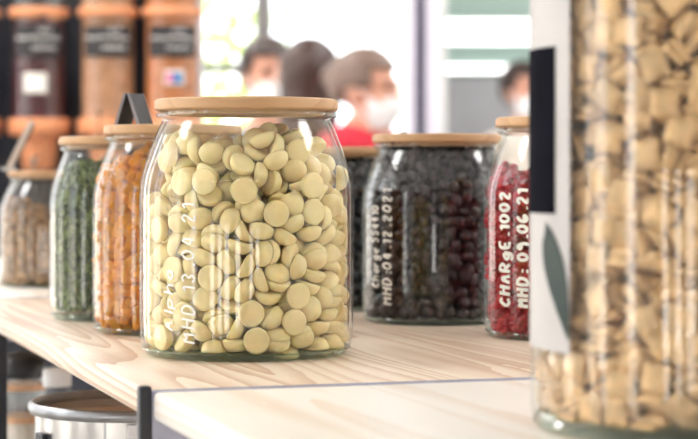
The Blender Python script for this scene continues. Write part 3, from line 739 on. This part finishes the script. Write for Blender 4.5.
# ---- lumpy piece meshes
def lump(name, r, m, seed, n=8, k=6, rough=0.2, squash=(1, 1, 1)):
    q = random.Random(seed); mb = MB().ellipsoid((0, 0, 0), (r, r, r), n, k)
    mb.v = [tuple(c * (1 + q.uniform(-rough, rough)) * s for c, s in zip(p, squash)) for p in mb.v]
    return mb.mesh(name, m, angle=80)
def chunk(name, s, m, seed):
    q = random.Random(seed); me = MB().box(-s, s, -s * 0.8, s * 0.8, -s * 0.6, s * 0.6).mesh(name, m)
    bm = bmesh.new(); bm.from_mesh(me)
    for v in bm.verts: v.co += Vector((q.uniform(-1, 1), q.uniform(-1, 1), q.uniform(-1, 1))) * s * 0.28
    bmesh.ops.bevel(bm, geom=bm.edges[:], offset=s * 0.22, segments=1, affect='EDGES'); bm.to_mesh(me); bm.free(); me.shade_smooth(); return me
def raspberry(name, r, m, seed):
    q = random.Random(seed); mb = MB()
    for j in range(5):
        z = -0.75 + 0.38 * j; rr = sqrt(max(0.05, 1 - z * z * 0.9)) * 0.74; n = (6, 8, 8, 7, 4)[j]
        for i in range(n):
            a = 2 * pi * (i + 0.5 * (j % 2) + q.uniform(-0.1, 0.1)) / n; mb.ellipsoid((r * rr * cos(a), r * rr * sin(a), r * z * 1.05), (r * 0.33,) * 3, 6, 4)
    mb.lathe([(r * 0.35, -r * 0.6), (r * 0.7, -r * 0.55), (r * 0.74, 0), (r * 0.5, r * 0.7), (0, r * 0.8)], 8)
    return mb.mesh(name, m, angle=80)
def pillow(name, s, t, m, seed):
    """square toasted cereal pillow: domed faces, pinched wavy rim"""
    q = random.Random(seed); n = 5; v = []; f = []
    for sd in (1, -1):
        for i in range(n + 1):
            for j in range(n + 1):
                a, b = i / n * 2 - 1, j / n * 2 - 1; h = (1 - a ** 4) * (1 - b ** 4)
                v.append((a * s * (1 + 0.05 * q.uniform(-1, 1)), b * s * (1 + 0.05 * q.uniform(-1, 1)), sd * (t * 0.28 + t * 0.72 * h * (1 + 0.15 * q.uniform(-1, 1))) + 0.05 * s * sin(2 * a + 1.5 * b)))
    g = lambda sd, i, j: sd * (n + 1) ** 2 + i * (n + 1) + j
    for i in range(n):
        for j in range(n): f += [(g(0, i, j), g(0, i + 1, j), g(0, i + 1, j + 1), g(0, i, j + 1)), (g(1, i, j), g(1, i, j + 1), g(1, i + 1, j + 1), g(1, i + 1, j))]
        f += [(g(0, i, 0), g(1, i, 0), g(1, i + 1, 0), g(0, i + 1, 0)), (g(0, i, n), g(0, i + 1, n), g(1, i + 1, n), g(1, i, n)), (g(0, 0, i), g(0, 0, i + 1), g(1, 0, i + 1), g(1, 0, i)), (g(0, n, i), g(1, n, i), g(1, n, i + 1), g(0, n, i + 1))]
    return MB().add(v, f).mesh(name, m, angle=60)

def fill(j, top_px, size, meshes, seed, lab, pred, layers=99, flat=None, tight=0.9, rad=0.45):
    sr, sz = j['sr'], j['sz']; ht = Z(top_px, j.location.y - 0.03) - Z0
    rf = lambda z: jar_r(max(z, 0.012), sr, sz) - WT * sr
    q = random.Random(seed + 50); ph = [q.uniform(0, 6) for _ in range(4)]
    top = lambda x, y: ht + 0.004 * sin(x * 70 + ph[0]) + 0.003 * sin(y * 90 + ph[1]) + 0.002 * sin((x + y) * 150 + ph[2])
    ms = [(q.randrange(len(meshes)), m) for m in shells(j.location, rf, 0.0047 * sz, top, size, seed, layers, flat, tight)]
    name, label, cat, group, sname, slabel = lab
    return scatter(name, label, cat, group, meshes, ms, size * rad, pred, sname, slabel)

fill(jo, 163, 0.0082, [chunk('candied_piece', 0.0046, M['orange'], s) for s in range(4)], 21, ('candied_orange_piece', 'translucent orange candied fruit piece inside the orange jar', 'candied fruit', 'orange candied pieces in the jar', 'candied_orange_pieces', 'orange candied fruit pieces deeper inside the orange jar'), lambda x, y: x < 150)
fill(jd, 147, 0.0088, [lump('dark_berry', 0.0047, M['dark'], s, 9, 6, 0.12, (1, 1, 0.75)) for s in range(4)], 31, ('dark_dried_berry', 'wrinkled dark dried berry inside the dark berry jar', 'dried berry', 'dark dried berries in the jar', 'dark_dried_berries', 'dark dried berries deeper inside the dark berry jar'), lambda x, y: 360 < x < 490)
fill(jk, 160, 0.0095, [lump('black_piece', 0.0050, M['black_berry'], s, 8, 6, 0.15, (1, 1, 0.8)) for s in range(3)], 41, ('black_dried_piece', 'black dried piece in the half-hidden jar behind', 'dried fruit', 'black dried pieces in the hidden jar', 'black_dried_pieces', 'black dried pieces deeper inside the half-hidden jar'), lambda x, y: 350 < x < 372)
fill(jr, 176, 0.0142, [raspberry('raspberry', 0.0074, M['rasp'], s) for s in range(3)], 51, ('raspberry', 'red dried raspberry inside the raspberry jar', 'raspberry', 'raspberries in the jar', 'raspberries', 'red dried raspberries deeper inside the raspberry jar'), lambda x, y: 480 < x < 575)
fill(jb, 207, 0.0062, [lump('crunch_piece', 0.0036, M['nut'], s, 7, 5, 0.25, (1.2, 0.9, 0.8)) for s in range(4)], 61, ('brown_crunchy_piece', 'brown crunchy piece inside the furthest left jar', 'crunchy piece', 'brown crunchy pieces in the jar', 'brown_crunchy_pieces', 'brown crunchy pieces deeper inside the furthest left jar'), lambda x, y: x < 54)

# ---- dried green leaves: curled strips nobody could count
def herb(j, top_px, n, seed):
    q = random.Random(seed); sr, sz = j['sr'], j['sz']; ht = Z(top_px, j.location.y) - Z0
    for nm, mt, cnt, lab in (('dried_leaves', 'herb', n, 'crumpled green dried leaves filling the green jar'), ('dried_leaf_crumbs', 'herb2', n // 2, 'darker green dried leaf crumbs mixed through the green jar')):
        mb = MB()
        for _ in range(cnt):
            z = 0.008 + (ht - 0.006) * q.random(); R = jar_r(z, sr, sz) - 0.005; r = R * (q.random() ** 0.22); a = q.uniform(0, 6.28)
            if z > ht - 0.012 and r > R * 0.8 and q.random() < 0.6: continue
            c = Vector((r * cos(a), r * sin(a), z)); L = q.uniform(0.004, 0.0085); w_ = q.uniform(0.0009, 0.0022); Rm = rand_rot(q).to_3x3(); cu = q.uniform(-0.5, 0.5)
            vs = []
            for i in range(4):
                s_ = i / 3 * 2 - 1; ww = w_ * (1 - 0.7 * s_ * s_)
                for sg in (-1, 1): 
                    p = c + Rm @ Vector((s_ * L / 2, sg * ww, cu * L * s_ * s_))
                    rr = hypot(p.x, p.y)
                    if rr > R + 0.002: p.x *= (R + 0.002) / rr; p.y *= (R + 0.002) / rr
                    p.z = max(p.z, 0.0062); vs.append(p)
            mb.add(vs, [(0, 1, 3, 2), (2, 3, 5, 4), (4, 5, 7, 6)])
        o = mb.build(nm, M[mt], None, loc=tuple(j.location), angle=80); tag(o, lab, 'dried herb', None, 'stuff')
herb(jg, 166, 9000, 71)

# ------------------------------------------------------------------ tall foreground jar of cereal squares
FR, FD = 0.0695, 0.778
fx = X(710, FD)
ft = thing('canister', 'tall clear canister of tan cereal squares, blurred in the right foreground', 'jar', (fx, FD, Z0))
FH = 0.235
MB().lathe([(FR - 0.003, 0.001), (FR - 0.0008, 0.004), (FR, 0.009), (FR, FH - 0.02), (FR - 0.002, FH - 0.008), (FR - 0.002, FH), (FR - 0.0055, FH), (FR - 0.0055, FH - 0.01), (FR - 0.0028, FH - 0.022), (FR - 0.0028, 0.009)], 96).build('glass_wall', M['fg_glass'], ft, angle=60)
g = ft.children[0].data; bm = bmesh.new(); bm.from_mesh(g); bmesh.ops.delete(bm, geom=[f for f in bm.faces if len(f.verts) > 4], context='FACES_ONLY'); bm.to_mesh(g); bm.free()
MB().lathe([(0, 0.001), (FR - 0.008, 0.001), (FR - 0.005, 0), (FR - 0.003, 0.0005), (FR - 0.0008, 0.003), (FR - 0.0028, 0.006), (FR - 0.006, 0.0068), (0, 0.0068)], 96).build('glass_base', M['base_glass'], ft, angle=60)
fl = MB().lathe([(0, FH), (FR - 0.001, FH), (FR, FH + 0.001), (FR, FH + 0.013), (FR - 0.001, FH + 0.014), (0, FH + 0.014)], 96).build('lid', M['lid_wood'], ft, angle=40)
MB().lathe([(0, FH - 0.008), (FR - 0.0075, FH - 0.008), (FR - 0.0075, FH), (0, FH)], 64).build('lid_plug', M['lid_wood'], fl, angle=40)
# wrap-around label on its left side: pale paper with black header and a dark leaf print
def wrap(name, parent, a0, a1, z0, z1, dr, m, n=16):
    mb = MB(); vs = []
    for i in range(n + 1):
        a = a0 + (a1 - a0) * i / n
        for r in (FR + dr - 0.0002, FR + dr):
            for z in (z0, z1): vs.append((r * cos(a), r * sin(a), z))
    fs = []
    for i in range(n):
        o, p = i * 4, i * 4 + 4
        fs += [(o + 2, p + 2, p + 3, o + 3), (o, o + 1, p + 1, p), (o + 1, o + 3, p + 3, p + 1), (o, p, p + 2, o + 2)]
    fs += [(0, 2, 3, 1), (n * 4, n * 4 + 1, n * 4 + 3, n * 4 + 2)]
    return mb.add(vs, fs).build(name, m, parent, angle=60)
vdir = atan2(-FD, -fx)                       # towards the camera
aL = vdir - radians(92); aR = vdir - radians(47)
zy = lambda py: Z(py, FD - 0.03) - Z0
lab = wrap('label', ft, aL - 0.9, aR, zy(352), zy(-30), 0.0004, M['canister_paper'])  # paper strip beside the header stands in for a pale reflection
wrap('label_header', lab, aL - 0.8, aR - 0.13, zy(214), zy(46), 0.0007, M['header'])
lf = MB(); vs = []; n = 12
for i in range(n + 1):
    s_ = i / n; pxc = 547 + 23 * s_; hwp = 0.4 + 8.5 * sin(pi * s_ ** 0.75); zc_ = zy(228) + (zy(334) - zy(228)) * s_
    for sg, dz in ((1, 0.002), (-1, -0.002)):
        a = ang_of(pxc + sg * hwp, ft, FR)
        for r in (FR + 0.0005, FR + 0.0008): vs.append((r * cos(a), r * sin(a), zc_ + dz))
fs = []
for i in range(n):
    o, p = i * 4, i * 4 + 4; fs += [(o + 1, o + 3, p + 3, p + 1), (o, p, p + 2, o + 2), (o, o + 1, p + 1, p), (o + 2, p + 2, p + 3, o + 3)]
lf.add(vs, fs).build('leaf_print', M['leafprint'], lab, smooth=False)

sq = [pillow('cereal_square', 0.0052, 0.0021, M['square'], s) for s in range(4)]
SEC = radians(124); msq = []
flake = settle_squares(430, 6.57, 3.8, SEC, 9)
zs = sorted(m.translation.z for m in flake); hb = zs[int(len(zs) * 0.93)] * 0.01
for lay in range(5):
    for k_ in range(3):
        for i, m in enumerate(flake):
            p = m.translation * 0.01
            if p.z < 0 or p.z > hb or p.z + lay * hb > 0.205 or hypot(p.x, p.y) > FR: continue
            if abs(atan2(p.y, p.x)) > radians(60.5): continue
            msq.append((i % 4, Matrix.Translation((fx, FD, Z0)) @ Matrix.Rotation(vdir - 0.35 + k_ * radians(120) + lay * radians(47), 4, 'Z') @ Matrix.Translation((p.x, p.y, p.z + lay * hb + 0.0072)) @ m.to_quaternion().to_matrix().to_4x4()))
scatter('cereal_square', 'square tan cereal pillow inside the blurred foreground canister', 'cereal', 'cereal squares in the foreground canister', sq, msq, 0.0055, lambda x, y: x > 560, 'cereal_squares', 'tan cereal squares filling the rest of the foreground canister')

# ------------------------------------------------------------------ things under the shelf
pot = thing('steel_pot', 'brushed steel pot with rolled rim under the pine shelf', 'pot', (X(132, 1.2), 1.2, ZL))
PR, PH = 0.0605, Z(399, 1.2) - ZL
MB().lathe([(0, 0.0), (PR * 0.93, 0.0), (PR * 0.955, 0.004), (PR * 0.955, PH - 0.006), (PR * 0.93, PH - 0.006), (PR * 0.93, 0.006), (0, 0.006)], 64).build('body', M['steel'], pot, angle=40)
MB().lathe([(PR + 0.0024 * cos(a) - 0.001, PH - 0.0035 + 0.0035 * sin(a)) for a in [2 * pi * i / 10 for i in range(10)]], 64, closed=True).build('rim', M['steel_rim'], pot, angle=80)
MB().lathe([(0, PH - 0.012), (PR * 0.93, PH - 0.012), (PR * 0.93, PH - 0.0105), (PR * 0.3, PH - 0.0095), (0, PH - 0.0095)], 64).build('inset_lid', M['steel_in'], pot, angle=40)
a = atan2(-1.2, -X(132, 1.2))
for da, w_, m, nm in ((-0.02, 0.0006, 'steel_rim', 'seam'),):
    MB().box(PR * 0.955, PR * 0.955 + 0.0006, -w_, w_, 0.004, PH - 0.007).build(nm, M[m], pot, smooth=False).rotation_euler = (0, 0, a + da - 0.25)
h_ = MB().box(PR * 0.95, PR * 0.95 + 0.004, -0.005, 0.005, PH - 0.030, PH - 0.016).build('handle_plate', M['black'], pot, smooth=False, bevel=0.001); h_.rotation_euler = (0, 0, a - 1.08)
h2 = MB().tube([(PR * 0.95, -0.012, PH - 0.024), (PR * 0.95 + 0.012, -0.010, PH - 0.024), (PR * 0.95 + 0.012, 0.010, PH - 0.024), (PR * 0.95, 0.012, PH - 0.024)], 0.0016).build('handle', M['steel'], pot); h2.rotation_euler = (0, 0, a - 0.72)
h3 = MB().box(PR * 0.96, PR * 0.96 + 0.003, -0.004, 0.004, PH - 0.016, PH - 0.008).build('clip', M['white'], pot, smooth=False, bevel=0.0008); h3.rotation_euler = (0, 0, a + 0.02)

can = thing('banded_canister', 'slim clear canister with wooden bands and dark top under the shelf', 'canister', (X(22, 1.5), 1.5, ZL))
CR = 0.0165; zt_ = Z(350, 1.5) - ZL
MB().lathe([(CR, 0.0), (CR, zt_ - 0.02), (CR - 0.001, zt_ - 0.02), (CR - 0.001, 0.002)], 40).build('tube', M['acrylic'], can, angle=40)
for py in (386, 418): zz = Z(py, 1.5) - ZL; MB().lathe([(CR + 0.0002, zz - 0.0022), (CR + 0.0016, zz - 0.0022), (CR + 0.0016, zz + 0.0022), (CR + 0.0002, zz + 0.0022)], 40, closed=True).build('wooden_band', M['tan_wood'], can, angle=40)
MB().lathe([(CR - 0.0015, 0.003), (CR - 0.0015, zt_ - 0.052), (0, zt_ - 0.05)], 32).build('filling', M['creamf'], can)
cl = MB().lathe([(CR, zt_ - 0.02), (CR + 0.001, zt_ - 0.017), (CR + 0.001, zt_ - 0.008), (CR * 0.7, zt_ - 0.003), (0, zt_)], 40).build('lid', M['scoop_black'], can, angle=50)
gj = thing('small_glass', 'small clear glass with its highlight shaped as a white cap beside the banded canister under the shelf', 'glass', (X(57, 1.47), 1.47, ZL))
gz = Z(368, 1.47) - ZL
MB().lathe([(0.008, 0.0), (0.0125, 0.002), (0.0125, gz - 0.022), (0.009, gz - 0.014), (0.009, gz - 0.010)], 32).build('body', M['acrylic'], gj, angle=50)
MB().lathe([(0.0, gz), (0.0085, gz), (0.0105, gz - 0.002), (0.0105, gz - 0.013), (0.0, gz - 0.013)], 32).build('cap', M['white'], gj, angle=50)  # white cap stands in for a bright highlight

# ------------------------------------------------------------------ small upright signs on the jar lids
def lid_top(j): return Z0 + 0.1393 * j['sz']
d = 1.235; z = lid_top(jo)
sg = thing('easel_sign', 'tiny black folding sign standing on the orange jar lid', 'sign', (X(134, d), d, z), radians(-24))
hgt = Z(94, d) - z
def slab(x0, x1, t0, t1, y0, y1, h): return MB().add([(x0, y0, 0), (x0, y1, 0), (x1, y1, h), (x1, y0, h), (x0 + t0, y0, 0), (x0 + t0, y1, 0), (x1 + t1, y1, h), (x1 + t1, y0, h)], [(0, 1, 2, 3), (7, 6, 5, 4), (0, 4, 5, 1), (1, 5, 6, 2), (2, 6, 7, 3), (3, 7, 4, 0)])
for s in (-1, 1):
    pl = slab(s * 0.0070, s * 0.0004, s * 0.0015, s * 0.0012, -0.0085, 0.0085, hgt).build('panel', M['label'], sg, smooth=False)
    for yy in (-0.0092, 0.0086): slab(s * 0.0068, s * 0.0003, s * 0.0020, s * 0.0016, yy, yy + 0.0006, hgt + .0004).build('frame_edge', M['greyf'], pl, smooth=False)
d = 1.345; z = lid_top(jg)
ct = thing('clear_tag_holder', 'small clear upright tag holder on the green jar lid', 'tag holder', (X(99, d), d, z), 0.2)
MB().lathe([(0, 0), (0.004, 0), (0.004, 0.0015), (0, 0.002)], 16).build('foot', M['acrylic'], ct)
MB().box(-0.003, 0.003, -0.0006, 0.0006, 0.0015, Z(109, d) - z).build('tag', M['acrylic'], ct, smooth=False, bevel=0.0005)
d = 1.75; z = lid_top(jb)
st = thing('acrylic_stick', 'slanted pale acrylic stick standing on the furthest left jar lid', 'stick', (X(9, d), d, z), 0)
MB().box(-0.006, 0.006, -0.004, 0.004, 0, 0.003).build('foot', M['steel'], st, smooth=False, bevel=0.0005)
b_ = MB().box(-0.0026, 0.0026, -0.0012, 0.0012, 0.0, 0.046).build('stick', M['creamf'], st, smooth=False, bevel=0.0005, loc=(0, 0, 0.002)); b_.rotation_euler = (0, radians(26), 0)
MB().box(0.0027, 0.0035, -0.0013, 0.0013, 0.0, 0.046).build('edge', M['scoop_black'], b_, smooth=False)

# ------------------------------------------------------------------ dispenser wall
DD = 3.0
rk = thing('dispenser_rack', 'dark upright panel rack holding the row of grain dispensers', 'rack', (X(60, DD), DD, 0))
x0 = X(60, DD)
MB().box(X(-260, DD) - x0, X(193, DD) - x0, 0.075, 0.095, 0.0, Z(-190, DD)).build('back_panel', M['panel'], rk, smooth=False, bevel=0.002)
MB().box(X(193, DD) - x0, X(199, DD) - x0, 0.055, 0.10, 0.0, Z(-190, DD)).build('side_post', M['framew'], rk, smooth=False, bevel=0.002)
MB().box(X(-260, DD) - x0, X(193, DD) - x0, -0.05, 0.075, Z(215, DD), Z(205, DD)).build('ledge', M['panel'], rk, smooth=False, bevel=0.002)
def dispenser(px, label, content, clabel, cname, tagkind, seed):
    t = thing('grain_dispenser', label, 'dispenser', (X(px, DD), DD, Z(205, DD)), 0, 'wood-ringed grain dispensers on the dark rack')
    b = t.location.z; TR = 0.041
    zr0, zr1, zu = Z(135, DD) - b, Z(119, DD) - b, Z(13, DD) - b; ztop = Z(-110, DD) - b
    MB().lathe([(TR, zr1 - 0.01), (TR, ztop), (TR - 0.002, ztop), (TR - 0.002, zr1 - 0.01)], 48, closed=True).build('tube', M['acrylic'], t, angle=50)
    for za, zb_ in ((zu - 0.0065, zu + 0.0065), (ztop - 0.008, ztop + 0.008)): MB().lathe([(TR + 0.0005, za), (TR + 0.003, za), (TR + 0.0045, za + 0.002), (TR + 0.0045, zb_ - 0.002), (TR + 0.003, zb_), (TR + 0.0005, zb_)], 48, closed=True).build('ring', M['orange_wood'], t, angle=40)
    MB().lathe([(0, zr0), (TR + 0.003, zr0), (TR + 0.0055, zr0 + 0.003), (TR + 0.0055, zr1 - 0.002), (TR + 0.004, zr1), (TR + 0.0005, zr1), (0, zr1 - 0.008)], 48).build('base_ring', M['orange_wood'], t, angle=40)
    MB().lathe([(0.022, Z(170, DD) - b), (0.0245, Z(168, DD) - b), (0.028, Z(150, DD) - b), (0.0285, zr0)], 40).build('outlet', M['orange_wood'], t, angle=40)
    MB().lathe([(0.012, 0), (0.012, 0.03), (0.02, Z(170, DD) - b)], 24).build('chute', M['scoop_black'], t, angle=40)
    MB().tube([(0.0, -0.026, Z(158, DD) - b), (0.0, -0.052, Z(160, DD) - b), (0.0, -0.06, Z(166, DD) - b)], 0.004).build('lever', M['steel'], t)
    MB().box(-0.01, 0.01, TR, 0.075, zu - 0.008, zu + 0.008).build('bracket', M['black'], t, smooth=False)
    # chalk label
    def plate(name, ax, hw, za, zb_, dr, m, par):
        mb = MB(); vs = []; n = 10
        for i in range(n + 1):
            a = -pi / 2 + ax + hw * (2 * i / n - 1)
            for r in (TR + dr, TR + dr + 0.0005):
                for zz in (za, zb_): vs.append((r * cos(a), r * sin(a), zz))
        fs = []
        for i in range(n):
            o, p = i * 4, i * 4 + 4; fs += [(o + 2, p + 2, p + 3, o + 3), (o, o + 1, p + 1, p), (o + 1, o + 3, p + 3, p + 1), (o, p, p + 2, o + 2)]
        fs += [(0, 2, 3, 1), (n * 4, n * 4 + 1, n * 4 + 3, n * 4 + 2)]
        return mb.add(vs, fs).build(name, m, par, angle=60)
    lb = plate('label', 0.12, 0.98, Z(58, DD) - b, Z(27, DD) - b, 0.0003, M['label'], t)
    q = random.Random(seed); mb = MB()
    for pyr, a0, a1, hp in ((31.5, 0.1, 0.55, 2.6), (39.5, -0.75, 0.9, 3.2), (49.5, -0.1, 0.75, 3.2)):
        a = a0
        while a < a1:
            pts = []
            for u_ in range(5): aa = -pi / 2 + a + 0.022 * u_; pts.append(((TR + 0.0012) * cos(aa), (TR + 0.0012) * sin(aa), Z(pyr + hp * q.uniform(-0.5, 0.5), DD) - b))
            mb.tube(pts, 0.0014, 5); a += 0.13
    mb.build('chalk_writing', M['chalk'], lb, smooth=False)
    if tagkind == 'white':
        p_ = plate('price_tag', 0.02, 0.42, Z(94, DD) - b, Z(74, DD) - b, 0.0003, M['paper'], t); plate('tag_field', 0.02, 0.33, Z(90, DD) - b, Z(79, DD) - b, 0.0009, M['white'], p_)
    elif tagkind == 'colour':
        p_ = plate('price_tag', 0.18, 0.36, Z(86, DD) - b, Z(71, DD) - b, 0.0003, M['paper'], t); plate('pink_field', 0.0, 0.12, Z(84, DD) - b, Z(74, DD) - b, 0.0009, M['pink'], p_); plate('blue_field', 0.29, 0.17, Z(84, DD) - b, Z(74, DD) - b, 0.0009, M['blue'], p_)
    # contents: beans or lentils, too many and too small to count
    q = random.Random(seed); mb = MB(); s_ = 0.0042
    ctop = {'bean': zu - 0.012, 'lentil': ztop - 0.03, 'lentil2': ztop - 0.05}[content]
    zz = zr1 - 0.004
    while zz < ctop:
        for k_ in range(2):
            r = TR - 0.0045 - k_ * s_; n = int(2 * pi * r / (s_ * 1.3)); o_ = q.random()
            for i in range(n):
                a = 2 * pi * (i + o_) / n
                if sin(a) > 0.35: continue
                mb.ellipsoid((r * cos(a), r * sin(a), zz + q.uniform(-.001, .001)), (s_ * 0.62, s_ * 0.55, s_ * 0.5), 5, 4)
        zz += s_ * 0.8
    mb.lathe([(0, zr1 - 0.005), (TR - 0.0105, zr1 - 0.005), (TR - 0.0105, ctop), (0, ctop + 0.004)], 24)
    o = mb.build(cname, M[content], None, loc=tuple(t.location), angle=80); tag(o, clabel, 'grain', None, 'stuff')
dispenser(-29, 'grain dispenser cut off by the left edge of the picture', 'bean', 'dark beans in the dispenser cut off at the left edge', 'dark_beans', None, 3)
dispenser(39, 'grain dispenser of dark red beans with plain white price tag', 'bean', 'dark red beans in the dispenser with white price tag', 'red_beans', 'white', 4)
dispenser(108, 'grain dispenser of pale orange lentils, middle one without price tag', 'lentil', 'pale orange lentils in the middle dispenser', 'orange_lentils', None, 5)
dispenser(172, 'grain dispenser of deep orange lentils with pink and blue price tag', 'lentil2', 'deep orange lentils in the dispenser with pink and blue tag', 'deep_orange_lentils', 'colour', 6)
